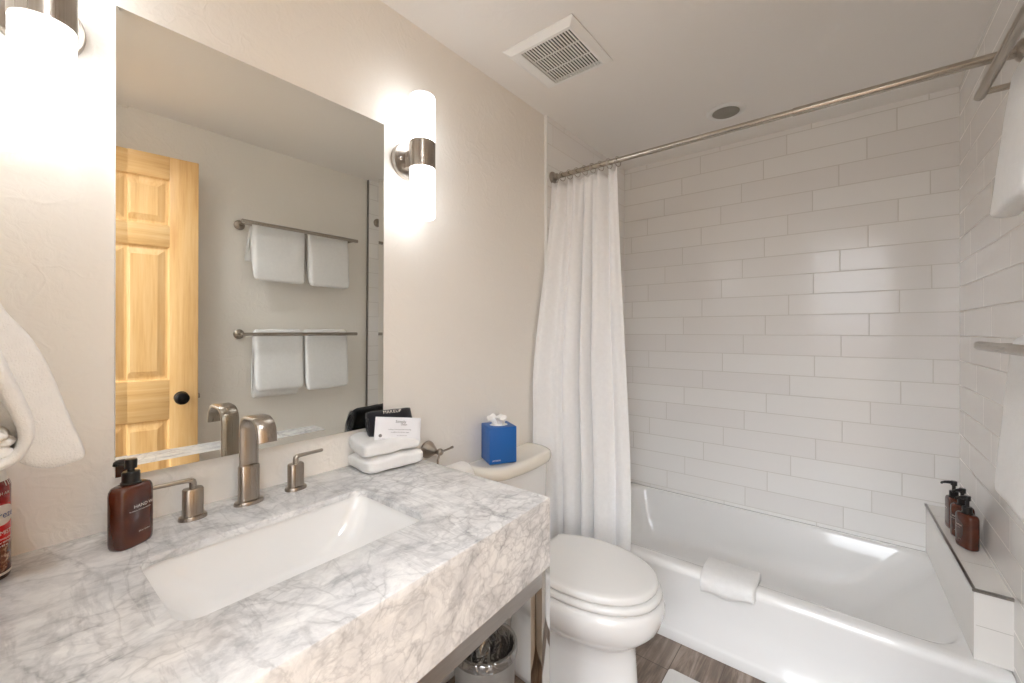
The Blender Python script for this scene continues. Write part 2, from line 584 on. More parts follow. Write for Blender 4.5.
def text_mesh(body, size, align='LEFT', space=1.0):
    """flat lettering as triangles in the xy plane"""
    cu = bpy.data.curves.new('lettering', 'FONT')
    cu.body = body; cu.size = size; cu.align_x = align; cu.space_character = space
    cu.resolution_u = 3
    ob = bpy.data.objects.new('lettering', cu)
    COL.objects.link(ob)
    dg = bpy.context.evaluated_depsgraph_get()
    me = bpy.data.meshes.new_from_object(ob.evaluated_get(dg))
    v = [p.co[:] for p in me.vertices]; f = [tuple(q.vertices) for q in me.polygons]
    bpy.data.objects.remove(ob); bpy.data.curves.remove(cu); bpy.data.meshes.remove(me)
    return v, f


def jitter(o, amp, scale, seed=0.0, axes=(1, 1, 1)):
    """soft uneven folds in a cloth mesh"""
    for v in o.data.vertices:
        p = v.co * scale + Vector((seed, seed * 1.7, seed * 0.3))
        n = noise.noise_vector(p)
        v.co += Vector((n.x * amp * axes[0], n.y * amp * axes[1], n.z * amp * axes[2]))


# ------------------------------------------------------------------ room shell
T = 0.10
struct(MB().box(-T, W + T, YN - T, D + T, -T, 0).build('floor', M['floor'], smooth=False))
struct(MB().box(-T, W + T, YN - T, D + T, H, H + T).build('ceiling', M['ceiling'], smooth=False))
wl = struct(MB().box(-T, 0, YN - T, D + T, 0, H).build('wall_left', M['wall'], smooth=False))
wr = struct(MB().box(W, W + T, YN - T, D + T, 0, H).build('wall_right', M['wall'], smooth=False))
struct(MB().box(-T, W + T, D, D + T, 0, H).build('wall_back', M['tile_x'], smooth=False))
nw = MB()
nw.box(0, 0.855, YN - T, YN, 0, H); nw.box(1.535, W, YN - T, YN, 0, H); nw.box(0.855, 1.535, YN - T, YN, 2.16, H)
struct(nw.build('wall_front', M['wall'], smooth=False))
# tile panels beside the tub
MB().box(0, XL, YT + 0.006, D, 0.0, H).build('tile_panel', M['tile_y'], wl, smooth=False)
MB().box(XR, W, YT - 0.016, D, 0.0, H).build('tile_panel', M['tile_y'], wr, smooth=False)
struct(MB().box(0, XL + 0.002, YT - 0.004, YT + 0.006, 0, H, 0.001).build('trim_1', M['plastic']))
struct(MB().box(XR - 0.002, W, YT - 0.022, YT - 0.016, 0, H, 0.001).build('trim_2', M['edge']))

# ------------------------------------------------------------------ door, standing open by the right wall (seen in the mirror)
HX, HY = 1.530, -0.02
FX, FY = 1.425, 0.652
door_ang = math.atan2(FY - HY, FX - HX)
DW, DH, DT = 0.685, 2.108, 0.036
door = bpy.data.objects.new('door_1', None)
COL.objects.link(door); struct(door, 'open six-panel pine door with a black knob')
door.location = (HX, HY, 0.012); door.rotation_euler = (0, 0, door_ang)
# local: u along the leaf, thickness across y; the face towards the mirror is +y
st = 0.112
colx = [(st, st + 0.185), (DW - st - 0.185, DW - st)]
rows = [(0.24, 0.845), (1.035, 1.675), (1.775, 2.0)]
for x0, x1 in ((0, st), (DW - st, DW)):
    MB().box(x0, x1, -DT / 2, DT / 2, 0, DH, 0.002).build('stile', M['pine_z'], door)
MB().box(colx[0][1], colx[1][0], -DT / 2, DT / 2, 0.2, 2.05).build('mullion', M['pine_z'], door)
zs = [0] + [z for r in rows for z in r] + [DH]
for k in range(0, len(zs), 2):
    for x0, x1 in ((st, colx[0][1]), (colx[0][1], colx[1][0]), (colx[1][0], DW - st)):
        pass
    MB().box(st, DW - st, -DT / 2 - 0.0004, DT / 2 + 0.0004, zs[k], zs[k + 1], 0.001).build('rail', M['pine_y'], door)
for z0, z1 in rows:
    for x0, x1 in colx:
        b = MB()
        rings = []
        for ins, yy in ((0, DT / 2 - 0.001), (0.007, DT / 2 - 0.010), (0.016, DT / 2 - 0.011), (0.042, DT / 2 - 0.003), (0.044, DT / 2 - 0.002)):
            rings.append([(x0 + ins, yy, z0 + ins), (x1 - ins, yy, z0 + ins), (x1 - ins, yy, z1 - ins), (x0 + ins, yy, z1 - ins)])
        back = [[(p[0], -p[1], p[2]) for p in r] for r in rings]
        b.loft(rings, False, True); b.loft(back, False, True)
        b.build('raised_panel', M['pine_z'], door, smooth=False)
kz, ku = 0.945, DW - 0.066
rotx = lambda s: Matrix.Translation((ku, s * DT / 2, kz)) @ Matrix.Rotation(-s * PI / 2, 4, 'X')
kb = MB()
for s in (1, -1):
    kb.lathe([(0.030, 0), (0.030, 0.004), (0.026, 0.007), (0.011, 0.009), (0.010, 0.022), (0.016, 0.028), (0.026, 0.036), (0.030, 0.046), (0.028, 0.056), (0.018, 0.063), (0.004, 0.066)], 28, rotx(s))
kb.build('door_knob', M['knob'], door)
MB().box(DW, DW + 0.009, -0.008, 0.008, kz - 0.012, kz + 0.012, 0.003).build('latch', M['nickel'], door)

# ------------------------------------------------------------------ mirror
MY0, MY1, MZ0, MZ1 = 0.158, 0.780, 1.004, 1.952
mt = thing('wall_mirror', 'large clear mirror over the marble countertop, between the two wall lamps', 'mirror', (0, (MY0 + MY1) / 2, MZ0))
hw, mh = (MY1 - MY0) / 2, MZ1 - MZ0
tilt = math.tan(math.radians(0.35))
fx = lambda z: 0.0105 + z * tilt
bv, lip = 0.018, 0.0009
ring = lambda ins, dx: [(fx(ins) + dx, -hw + ins, ins), (fx(ins) + dx, hw - ins, ins), (fx(mh - ins) + dx, hw - ins, mh - ins), (fx(mh - ins) + dx, -hw + ins, mh - ins)]
back = [(0.0005, -hw, 0), (0.0005, hw, 0), (0.0005, hw, mh), (0.0005, -hw, mh)]
MB().loft([back, ring(0, lip - 0.0004)], True, False).build('backing', M['plastic'], mt, smooth=False)
MB().loft([ring(0, lip), ring(bv, 0)], False, True).build('glass', M['mirror'], mt, smooth=False)

# ------------------------------------------------------------------ vanity: countertop, basin, frame
YE = 0.846
front = lambda y: 0.600 + (YE - y) * 0.049
ct = thing('countertop', 'grey-veined white marble vanity top with a deep matching apron', 'countertop', (0, 0, 0))
SX0, SX1, SY0, SY1 = 0.196, 0.455, 0.160, 0.590
bm = bmesh.new()
outer = [(0.001, YN + 0.001), (front(YN), YN + 0.001), (front(YE), YE), (0.001, YE)]
vo = [bm.verts.new((x, y, ZC)) for x, y in outer]
hole = [p[:2] for p in rrect(SX0, SX1, SY0, SY1, 0.032, ZC, 6)]
vh = [bm.verts.new((x, y, ZC)) for x, y in hole]
eds = [bm.edges.new((vs[i], vs[(i + 1) % len(vs)])) for vs in (vo, vh) for i in range(len(vs))]
bmesh.ops.triangle_fill(bm, use_beauty=True, edges=eds)
ex = bmesh.ops.extrude_face_region(bm, geom=bm.faces[:])
bmesh.ops.translate(bm, vec=(0, 0, -0.015), verts=[e for e in ex['geom'] if isinstance(e, bmesh.types.BMVert)])
bmesh.ops.recalc_face_normals(bm, faces=bm.faces[:])
sharp = [e for e in bm.edges if len(e.link_faces) == 2 and all(abs(v.co.z - ZC) < 1e-5 for v in e.verts) and abs(e.link_faces[0].normal.z - e.link_faces[1].normal.z) > 0.5]
bmesh.ops.bevel(bm, geom=sharp, offset=0.0025, segments=2, profile=0.5, affect='EDGES')
MB().bm(bm).build('slab', M['marble'], ct, angle=30)
ZA = 0.735
ap = MB()
ap.add([(front(YN) - 0.022, YN + 0.001, z) for z in (ZA, ZC - 0.0152)] + [(front(YN), YN + 0.001, z) for z in (ZA, ZC - 0.0152)] +
       [(front(YE), YE, z) for z in (ZA, ZC - 0.0152)] + [(front(YE) - 0.022, YE - 0.022, z) for z in (ZA, ZC - 0.0152)],
       [(0, 1, 3, 2), (2, 3, 5, 4), (4, 5, 7, 6), (6, 7, 1, 0), (0, 2, 4, 6), (1, 7, 5, 3)])
ap.build('front_apron', M['marble'], ct, smooth=False)
MB().add([(0.001, YE - 0.022, ZA), (front(YE) - 0.022, YE - 0.022, ZA), (front(YE), YE, ZA), (0.001, YE, ZA),
          (0.001, YE - 0.022, ZC - 0.0152), (front(YE) - 0.022, YE - 0.022, ZC - 0.0152), (front(YE), YE, ZC - 0.0152), (0.001, YE, ZC - 0.0152)],
         [(0, 3, 2, 1), (4, 5, 6, 7), (0, 1, 5, 4), (1, 2, 6, 5), (2, 3, 7, 6), (3, 0, 4, 7)]).build('side_apron', M['marble'], ct, smooth=False)

sk = thing('sink_basin', 'white rectangular undermount basin set into the marble top', 'sink', ((SX0 + SX1) / 2, (SY0 + SY1) / 2, 0.745))
hx, hy = (SX1 - SX0) / 2, (SY1 - SY0) / 2
zt = ZC - 0.0155 - 0.745
inner, outer_ = [], []
for fxs, fy0, zz, rr_ in ((1.03, 1.02, zt, .036), (1.02, 1.005, zt - .012, .038), (.985, .965, zt - .030, .045), (.90, .85, zt - .060, .052), (.80, .72, zt - .084, .056), (.735, .645, zt - .0945, .055), (.67, .585, zt - .099, .05), (.5, .44, zt - .1015, .05), (.2, .2, zt - .103, .02)):
    inner.append(rrect(-hx * fxs, hx * fxs, -hy * fy0, hy * fy0, min(rr_, hx * fxs * .95), zz, 6))
for fxs, fy0, zz in ((1.0, .97, zt - .116), (1.08, 1.05, zt - .09), (1.10, 1.06, zt - .0)):
    outer_.append(rrect(-hx * fxs, hx * fxs, -hy * fy0, hy * fy0, .05, zz, 6))
sb = MB().loft(inner[::-1] + [rrect(-hx * 1.10, hx * 1.10, -hy * 1.06, hy * 1.06, .04, zt, 6)] + outer_[::-1][1:], True, True)
sb.build('basin', M['porcelain'], sk, angle=60)
MB().lathe([(0.026, 0), (0.026, 0.004), (0.020, 0.0055), (0.018, 0.003), (0.016, 0.006), (0.004, 0.0095), (0.001, 0.0095)], 28, Matrix.Translation((-0.040, -0.012, zt - 0.1005))).build('drain', M['chrome'], sk)

vf = thing('vanity_frame', 'polished steel leg frame carrying the marble vanity top', 'vanity frame', (0, 0, 0))
lw = 0.034
for x0, y0 in ((front(YE) - lw, YE - lw), (0.012, YE - lw), (front(YN) - lw, YN + 0.002), (0.012, YN + 0.002)):
    MB().box(x0, x0 + lw, y0, y0 + lw, 0.0, ZA - 0.001, 0.0015).build('leg', M['chrome'], vf)
zr0, zr1 = ZA - 0.036, ZA - 0.001
ya, yb = YN + 0.002 + lw, YE - lw
MB().add([(front(y) - d, y, z) for y in (ya, yb) for z in (zr0, zr1) for d in (0.0305, 0.001)],
         [(0, 1, 3, 2), (4, 6, 7, 5), (0, 4, 5, 1), (2, 3, 7, 6), (1, 5, 7, 3), (0, 2, 6, 4)]).build('front_rail', M['rail'], vf, smooth=False)
MB().box(0.012 + lw, front(YE) - lw, YE - 0.030, YE - 0.004, zr0, zr1, 0.001).build('side_rail', M['rail'], vf)
MB().box(0.014, 0.040, ya, yb, zr0, zr1, 0.001).build('back_rail', M['rail'], vf)

# ------------------------------------------------------------------ faucet
fc = thing('faucet', 'brushed nickel ribbon tap with two lever handles behind the basin', 'faucet', (0.072, 0.378, ZC))
MB().loft([oval(.021, .031, 0), oval(.021, .031, .004), oval(.020, .029, .0075), oval(.014, .021, .009)]).build('base_flange', M['nickel'], fc)
MB().loft([oval(.0130, .0215, .007, 40, 3.2), oval(.0130, .0215, .086, 40, 3.2), oval(.0118, .0203, .0885, 40, 3.2)]).build('body', M['nickel'], fc)
path = [(0, 0.085), (0, 0.11), (0, 0.14), (0, 0.172)] + [(0.032 - 0.032 * math.cos(math.radians(a)), 0.172 + 0.032 * math.sin(math.radians(a))) for a in range(10, 91, 10)]
path += [(0.05, 0.205), (0.066, 0.2052)] + [(0.066 + 0.036 * math.sin(math.radians(a)), 0.1692 + 0.036 * math.cos(math.radians(a))) for a in range(12, 85, 12)] + [(0.1035, 0.158)]
MB().ribbon(path, 0.0195, 0.0085).build('spout', M['nickel'], fc, angle=50)


for y, s in ((0.272, -1), (0.486, 1)):
    off = Matrix.Translation((-.004, y - .378, 0))
    hd = MB().loft([oval(.0135, .0185, .007, 40, 3), oval(.0135, .0185, .062, 40, 3), oval(.0120, .0170, .0645, 40, 3)], mat=off).build('handle', M['nickel'], fc)
    MB().loft([oval(.020, .026, 0), oval(.020, .026, .004), oval(.019, .0245, .0075), oval(.013, .018, .009)], mat=off).build('base_flange', M['nickel'], hd)
    MB().tube([(0, 0, .063), (0, 0, .074), (0, s * .001, .079), (0, s * .004, .0815), (0, s * .010, .0825), (0, s * .04, .083), (0, s * .068, .0836), (0, s * .070, .0836)], .005, 14,
              rads=[.0068, .0068, .0066, .0060, .0050, .0045, .0045, .003], mat=off).build('lever', M['nickel_y'], hd)


# ------------------------------------------------------------------ amber pump bottles
def flat_profile(w, d, h):
    """rounded flat bottle: rings bottom to shoulder"""
    rs = []
    for fx_, z in ((.84, 0), (.93, .0015), (.985, .006), (1, .014), (1, h * .5), (1, h - .016), (.97, h - .009), (.88, h - .003), (.72, h - .0005), (.34, h + .0005)):
        k = 1 - (1 - fx_) * 1.0
        dd = d * (1 - (1 - fx_) * 1.15)
        rs.append(oval(w * k, dd, z, 44, 2.9))
    return rs


def make_bottle(label, loc, rz, w, d, h, rise, words, group=None, nz=-1):
    t = thing('pump_bottle', label, 'soap bottle', loc, rz, group)
    MB().loft(flat_profile(w, d, h)).build('body', M['amber'], t, angle=50)
    MB().lathe([(.0155, h), (.0155, h + .003), (.0135, h + .004), (.0135, h + .021), (.012, h + .023), (.006, h + .0235)], 26).build('collar', M['black'], t)
    p = MB().lathe([(.0055, h + .022), (.0055, h + .028 + rise), (.0092, h + .029 + rise), (.0095, h + .043 + rise), (.0085, h + .0455 + rise), (.002, h + .046 + rise)], 22)
    zn = h + .039 + rise
    p.tube([(0, 0, zn), (0, nz * .012, zn + .0005), (0, nz * .026, zn - .001), (0, nz * .034, zn - .004), (0, nz * .036, zn - .009)], .005, 10, rads=[.007, .0062, .005, .0042, .0036])
    p.build('pump', M['black'], t)

    def printed(body, size, x0, z0, space=1.0):
        v, f = text_mesh(body, size, 'LEFT', space)
        out = []
        for x, y, _ in v:
            xx = x0 + x
            c = min(1, abs(xx) / w)
            yy = -d * (1 - c ** 2.9) ** (1 / 2.9) - 0.0004
            out.append((xx, yy, z0 + y))
        return out, f
    for body, size, x0, z0 in words:
        MB().add(*printed(body, size, x0, z0)).build('printed_text', M['ink'], t, smooth=False)
    return t


# the printed face is the bottle's local -y
make_bottle('amber hand soap pump bottle by the tap, closest to the mirror wall corner', (0.110, 0.166, ZC), math.radians(120), .0335, .0215, .114, 0.0,
            [('HAND WASH', .0085, -.012, .072), ('lemongrass and sage cleansing', .0032, -.019, .0665), ('250 ml  8.5 fl oz', .0032, -.004, .026)], None, 1)

# ------------------------------------------------------------------ washcloths, sachet, black cloth
def folded_cloth(name, x0, x1, y0, y1, z0, z1, fold_r, seed):
    """a terry cloth folded flat: rounded front fold, loose layered back"""
    rings = []
    n = 20
    hh = (z1 - z0) / 2
    for i in range(n + 1):
        y = y0 + (y1 - y0) * i / n
        e = min(1.0, min(i, n - i) / 2.0)
        r = []
        k = 28
        for j in range(k):
            a = 2 * PI * j / k
            c, s = math.cos(a), math.sin(a)
            px = (x0 + x1) / 2 + (x1 - x0) / 2 * math.copysign(abs(c) ** 0.55, c) * (0.95 + 0.05 * e)
            pz = (z0 + z1) / 2 + hh * math.copysign(abs(s) ** 0.6, s) * (0.72 + 0.28 * e)
            crease = 0.05 * math.exp(-((s) / 0.16) ** 2) if c > 0 else 0
            r.append((px - crease * (x1 - x0) * 0.35, y, pz))
        rings.append(r)
    o = MB().loft(rings).build(name, M['terry'], None, angle=0, subsurf=1)
    jitter(o, 0.005, 20, seed)
    for v in o.data.vertices:
        v.co.z = max(v.co.z, z0 + 0.0002)
    return o


c1 = folded_cloth('washcloth', -.060, .076, -.091, .092, .0005, .047, .018, 1.3)
c1.location = (.076, .742, ZC); c1.rotation_euler = (0, 0, math.radians(-7))
tag(c1, 'white folded washcloth lying on the marble, lower of the pair', 'washcloth', 'washcloths on the marble')
c2 = folded_cloth('washcloth', -.056, .070, -.093, .088, .0478, .090, .02, 4.7)
for v in c2.data.vertices:     # upper cloth sags at its front edge and rises towards the wall
    v.co.z += 0.012 * max(0, (0.0 - v.co.x) / 0.055) - .003 * max(0, (v.co.x - .03) / .04)
c2.location = (.076, .742, ZC); c2.rotation_euler = (0, 0, math.radians(-7))
tag(c2, 'white folded washcloth carrying the wrapped packet, upper of the pair', 'washcloth', 'washcloths on the marble')

sc_ = thing('wipe_packet', 'small white printed packet propped on the folded washcloths', 'packet', (0.124, 0.752, ZC + .0745), math.radians(-24))
TILT = Matrix.Rotation(math.radians(-16), 4, 'Y') @ Matrix.Rotation(math.radians(-7), 4, 'X')
pw, ph = 0.067, 0.070
rows_ = []
for sgn in (1, -1):
    rr2 = []
    for i in range(13):
        r = []
        for j in range(21):
            u, v = j / 20 * 2 - 1, i / 12 * 2 - 1
            edge = max(0, 1 - max(abs(u) ** 6, abs(v) ** 6))
            r.append((sgn * (0.0008 + 0.006 * edge ** 0.7) + 0.0012 * math.sin(u * 9 + v * 5) * (1 - abs(u)), u * pw, ph / 2 + v * ph / 2))
        rr2.append(r)
    rows_.append(rr2)
pk = MB()
pk.grid(rows_[0], TILT); pk.grid(rows_[1], TILT)
pk.build('wrapper', M['sachet'], sc_, angle=60)
for body, size, y0, z0 in (('Simply', .012, -.010, .053), ('clean', .009, .006, .046), ('makeup removing facial cleansing', .0050, -.030, .0325), ('towelette for all skin types', .0050, -.022, .0245), ('one single use cloth', .0036, -.004, .0160), ('30 ml  1 fl oz', .0034, -.056, .0055)):
    v, f = text_mesh(body, size)
    MB().add([(0.0079, y0 + x, z0 + y) for x, y, _ in v], f, TILT).build('printed_text', M['grey_ink'], sc_, smooth=False)
dk = [(0.0079, -.051 + .0048 * math.cos(2 * PI * k / 20), .0155 + .0048 * math.sin(2 * PI * k / 20)) for k in range(20)]
MB().add(dk, [tuple(range(20))], TILT).build('round_mark', M['grey_ink'], sc_, smooth=False)

bc = thing('black_washcloth', 'black folded washcloth embroidered MAKEUP, leaning behind the white packet', 'washcloth', (0.086, 0.760, ZC + .086), math.radians(-14))
rings = []
NB = 22
for i in range(NB + 1):
    y = -.068 + .136 * i / NB
    e = min(1, min(i, NB - i) / 2.5)
    r = []
    for j in range(26):
        a = 2 * PI * j / 26
        c, s = math.cos(a), math.sin(a)
        r.append((.015 * math.copysign(abs(c) ** .7, c) * (.75 + .25 * e), y, .040 + .039 * math.copysign(abs(s) ** .5, s) * (.93 + .07 * e)))
    rings.append(r)
LEAN = Matrix.Rotation(math.radians(-24), 4, 'Y')
bo = MB().loft(rings, mat=LEAN).build('folded_cloth', M['terry_black'], bc, angle=0)
jitter(bo, 0.0025, 30, 2.2)
v, f = text_mesh('MAKEUP', .014, 'CENTER', 1.1)
emb = MB().add([(0.0172 - max(0, (y - .002)) ** 1.5 * 2.2, x + .006, .0635 + y) for x, y, _ in v], f, LEAN)
emb.build('embroidery', M['ink'], bc, smooth=False)
co = []
for k in range(40):
    a = k / 39 * 4.2 * PI
    rr_ = .004 + .010 * k / 39
    co.append((rr_ * math.cos(a), -.0685, .040 + rr_ * 1.9 * math.sin(a)))
MB().tube(co, .0022, 6, mat=LEAN).build('rolled_edge', M['terry_black'], bc, angle=0)


# ------------------------------------------------------------------ wall lamps
def make_sconce(label, y):
    t = thing('wall_lamp', label, 'wall lamp', (0, y, 1.865), 0, 'wall lamps beside the mirror')
    ry = Matrix.Rotation(PI / 2, 4, 'Y')
    MB().lathe([(.060, .0005), (.060, .012), (.057, .0165), (.02, .018), (.001, .018)], 40, ry).build('wall_plate', M['nickel'], t)
    MB().lathe([(.006, .017), (.006, .021), (.0035, .0235), (.001, .024)], 16, Matrix.Translation((0, -.034, 0)) @ ry).build('screw', M['chrome'], t)
    MB().box(.016, .050, -.017, .017, -.028, .028, .004).build('arm', M['nickel'], t)
    cx = Matrix.Translation((.086, 0, 0))
    MB().lathe([(.036, -.043), (.0418, -.042), (.0418, .042), (.036, .043)], 44, cx).build('band', M['nickel'], t)
    for s, h_ in ((1, .148), (-1, .157)):
        z0 = s * .0432
        prof = [(.0405, z0), (.0405, z0 + s * (h_ - .006)), (.0395, z0 + s * (h_ - .002)), (.037, z0 + s * h_), (.001, z0 + s * h_)]
        MB().lathe(prof, 44, cx).build('glass_shade', M['glow'], t)
    return t


make_sconce('lit two-shade wall lamp between the mirror and the tissue box', 0.876)
make_sconce('lit two-shade wall lamp above the hand soap, cropped by the frame', 0.057)

# ------------------------------------------------------------------ hand towel by the doorway wall
ht = thing('hand_towel', 'white hand towel hanging in a bunch over the air freshener can', 'towel', (0, 0, 0))
far = [(0.004, 1.36), (0.012, 1.326), (0.034, 1.302), (0.055, 1.252), (0.070, 1.195), (0.080, 1.158), (0.091, 1.126), (0.096, 1.106), (0.089, 1.099), (0.078, 1.0965), (0.058, 1.093), (0.040, 1.099), (0.020, 1.115), (0.0, 1.14), (-0.02, 1.2), (-0.03, 1.28), (-0.028, 1.36)]
MBt = MB()
rings = []
for k in range(9):
    f_ = k / 8
    x = 0.172 + 0.072 * f_
    sc2 = 1 - 0.55 * abs(2 * f_ - 1) ** 4
    cxm, czm = 0.02, 1.22
    rings.append([(x, cxm + (y - cxm) * (0.9 + 0.1 * sc2), czm + (z - czm) * (0.97 + 0.03 * sc2)) for y, z in far])
MBt.loft(rings)
o = MBt.build('outer_fold', M['terry'], ht, angle=0, subsurf=2)
outl = [(-.004, 1.36), (.000, 1.305), (0.008, 1.278), (0.021, 1.235), (0.034, 1.197), (0.040, 1.172), (0.039, 1.147), (0.028, 1.124), (0.015, 1.116), (-.004, 1.112), (-.02, 1.12), (-.028, 1.15), (-.034, 1.20), (-.036, 1.28), (-.036, 1.36)]
inl = [(-.016, 1.345), (-.013, 1.29), (-.005, 1.255), (0.006, 1.215), (0.016, 1.190), (0.0235, 1.165), (0.025, 1.150), (0.019, 1.137), (0.012, 1.132), (-.003, 1.130), (-.012, 1.137), (-.018, 1.155), (-.022, 1.20), (-.024, 1.28), (-.024, 1.345)]
def band_ring(x, s):
    return [(x, y * s, z) for y, z in outl], [(x, y * s, z) for y, z in inl]
o0, i0 = band_ring(0.226, .9); o1, i1 = band_ring(0.262, 1.0); o2, i2 = band_ring(0.296, 1.0)
mid = lambda a, b, t_: [tuple(Vector(p).lerp(Vector(q), t_)) for p, q in zip(a, b)]
lipo = [(x + .004, y, z) for x, y, z in mid(o2, i2, .5)]
MB().loft([o0, o1, o2, lipo, i2, i1, i0], False, False, loop=True).build('front_fold', M['terry'], ht, angle=0, subsurf=2)
for q, (yy, zz, ry_, rz_, dx) in enumerate(((.001, 1.137, .020, .0075, .012), (.006, 1.150, .017, .006, .004), (-.004, 1.163, .020, .0075, .010))):
    MB().loft([[(xx, yy + ry_ * k_ * math.cos(2 * PI * k / 24), zz + .003 * math.sin(xx * 120 + q) + rz_ * k_ * math.sin(2 * PI * k / 24) - .10 * (ry_ * math.cos(2 * PI * k / 24)) ** 2 * 60) for k in range(24)]
               for xx, k_ in ((.246, 1), (.262 + dx, 1), (.272 + dx, .96), (.277 + dx, .8), (.279 + dx, .4))]).build('inner_fold', M['terry'], ht, angle=0)
rg = thing('towel_ring', 'brushed nickel towel ring on the doorway wall holding the bunched hand towel', 'towel ring', (0.21, YN, 1.44))
MB().lathe([(.026, 0), (.026, .006), (.012, .012), (.010, .045), (.001, .048)], 24, Matrix.Rotation(-PI / 2, 4, 'X')).build('wall_post', M['nickel'], rg)
MB().tube([(.075 * math.sin(2 * PI * k / 40), .043, -.072 + .072 * math.cos(2 * PI * k / 40)) for k in range(41)], .004, 10).build('ring', M['nickel'], rg)

# ------------------------------------------------------------------ air freshener can
ca = thing('air_freshener_can', 'red air freshener spray can standing under the hand towel', 'spray can', (0.082, -0.0105, ZC), 0)
MB().lathe([(.028, .0), (.0315, .002), (.0325, .006), (.0325, .150), (.030, .158), (.026, .163)], 40).build('body', M['can'], ca)
MB().lathe([(.0328, .0085), (.0335, .0095), (.0335, .0115), (.0328, .0125)], 40, None, False, False).build('foot_band', M['ink'], ca)
MB().lathe([(.0325, .150), (.0300, .158), (.024, .178), (.022, .184), (.001, .186)], 32).build('cap', M['cap'], ca)


def wrap(v, a0, r, z0):
    return [(r * math.cos(a0 + x / r), r * math.sin(a0 + x / r), z0 + y) for x, y, _ in v]


A0 = math.radians(40)
ovr = [[(.027 * q * math.cos(2 * PI * k / 32), .0165 * q * math.sin(2 * PI * k / 32), 0) for k in range(32)] for q in (1, .8, .6, .4, .2, .02)]
MB().loft([wrap(r, A0, .0329, .105) for r in ovr], False, True).build('label_oval', M['ink'], ca, smooth=False)
v, f = text_mesh('febreze', .0155, 'CENTER')
MB().add(wrap(v, A0, .0333, .100), f).build('blue_lettering', M['blue_ink'], ca, smooth=False)
for body, size, z0 in (('FRESH AIR', .0065, .137), ('AIR MIST', .0095, .073), ('odor eliminating spray', .0042, .0655), ('warm cedar and spice', .0042, .060), ('net wt 8.8 oz', .0042, .0545)):
    v, f = text_mesh(body, size, 'CENTER')
    MB().add(wrap(v, A0, .0331, z0), f).build('white_lettering', M['ink'], ca, smooth=False)

# ------------------------------------------------------------------ toilet paper holder and roll
hp = thing('paper_holder', 'brushed nickel toilet paper holder with flared post by the counter end', 'toilet paper holder', (0, 0.968, 0.882))
ry = Matrix.Rotation(PI / 2, 4, 'Y')
MB().lathe([(.030, .0005), (.030, .006), (.0285, .009), (.020, .024), (.012, .038), (.0085, .046), (.008, .052)], 32, ry).build('wall_post', M['nickel'], hp)
MB().lathe([(.001, -.0125), (.007, -.0105), (.0115, -.005), (.0125, 0), (.0115, .005), (.007, .0105), (.001, .0125)], 24, Matrix.Translation((.060, .006, 0))).build('ball_joint', M['nickel'], hp)
MB().tube([(.060, .010, .0), (.060, .035, .001), (.060, .052, .003), (.060, .060, .0045), (.060, .066, .0045), (.060, .068, .0045)], .0035, 10, rads=[.004, .0034, .0034, .0044, .0046, .002]).build('pin', M['nickel'], hp)
MB().tube([(.064, .000, -.006), (.072, -.014, -.020), (.074, -.016, -.05), (.074, -.014, -.088), (.074, -.008, -.097), (.074, .01, -.0985), (.074, .06, -.0985), (.074, .128, -.0985)], .004, 10).build('roll_arm', M['nickel'], hp)
tp = MB()
prof = [(.020, 0), (.052, 0), (.0535, .003), (.0535, .092), (.052, .095), (.020, .095)]
n = 40
rg_ = [[(r * math.cos(2 * PI * k / n), r * math.sin(2 * PI * k / n), z) for k in range(n)] for r, z in prof]
tp.loft(rg_, loop=True)
tpo = tag(tp.build('toilet_paper_roll', M['tissue']), 'white toilet paper roll peeking above the counter end by the tank', 'toilet paper')
tpo.location = (0.074, 0.985, 0.775)
tpo.rotation_euler = (-PI / 2, 0, 0)

# ------------------------------------------------------------------ toilet
TY = 1.36
to = thing('toilet', 'white elongated toilet with closed lid beside the vanity', 'toilet', (0, TY, 0))


def egg(xb, hwb, xm, hw, xt, z, n=22, p=2.15, cy=0):
    """plan outline: straight back at xb, widest at xm, rounded tip at xt"""
    pts = []
    for k in range(n + 1):          # front half, from +y side over the tip to -y side
        a = PI / 2 - PI * k / n
        c, s = math.cos(a), math.sin(a)
        pts.append((xm + (xt - xm) * abs(c) ** (2 / p), cy + hw * math.copysign(abs(s) ** (2 / p), s), z))
    m = 8
    side = []
    for k in range(1, m + 1):       # -y side back to the rear edge
        q = k / m
        side.append((xm + (xb + .012 - xm) * q, hw + (hwb - hw) * (q ** 2.0)))
    side.append((xb + .003, hwb - .008))
    side.append((xb, hwb - .022))
    pts += [(x, cy - y, z) for x, y in side]
    pts += [(x, cy + y, z) for x, y in side[::-1]]
    return pts


bl = [egg(.125, .11, .37, .124, .612, 0.0), egg(.125, .11, .37, .124, .613, .02), egg(.130, .104, .37, .115, .603, .10),
      egg(.135, .10, .38, .111, .597, .19), egg(.14, .104, .385, .114, .594, .235), egg(.15, .112, .395, .134, .614, .260), egg(.16, .122, .405, .162, .648, .288),
      egg(.17, .135, .41, .184, .677, .322), egg(.172, .14, .41, .193, .689, .355), egg(.172, .14, .41, .194, .691, .380), egg(.175, .138, .41, .190, .687, .398), egg(.18, .133, .41, .180, .676, .404)]
MB().loft(bl).build('bowl', M['porcelain'], to, angle=0)
MB().loft([egg(.222, .122, .41, .172, .662, .4080), egg(.222, .122, .41, .173, .663, .4095), egg(.212, .133, .41, .186, .680, .411), egg(.210, .135, .41, .189, .683, .421), egg(.212, .133, .41, .186, .680, .430), egg(.218, .128, .41, .179, .672, .4325)]).build('seat', M['seat'], to, angle=0)
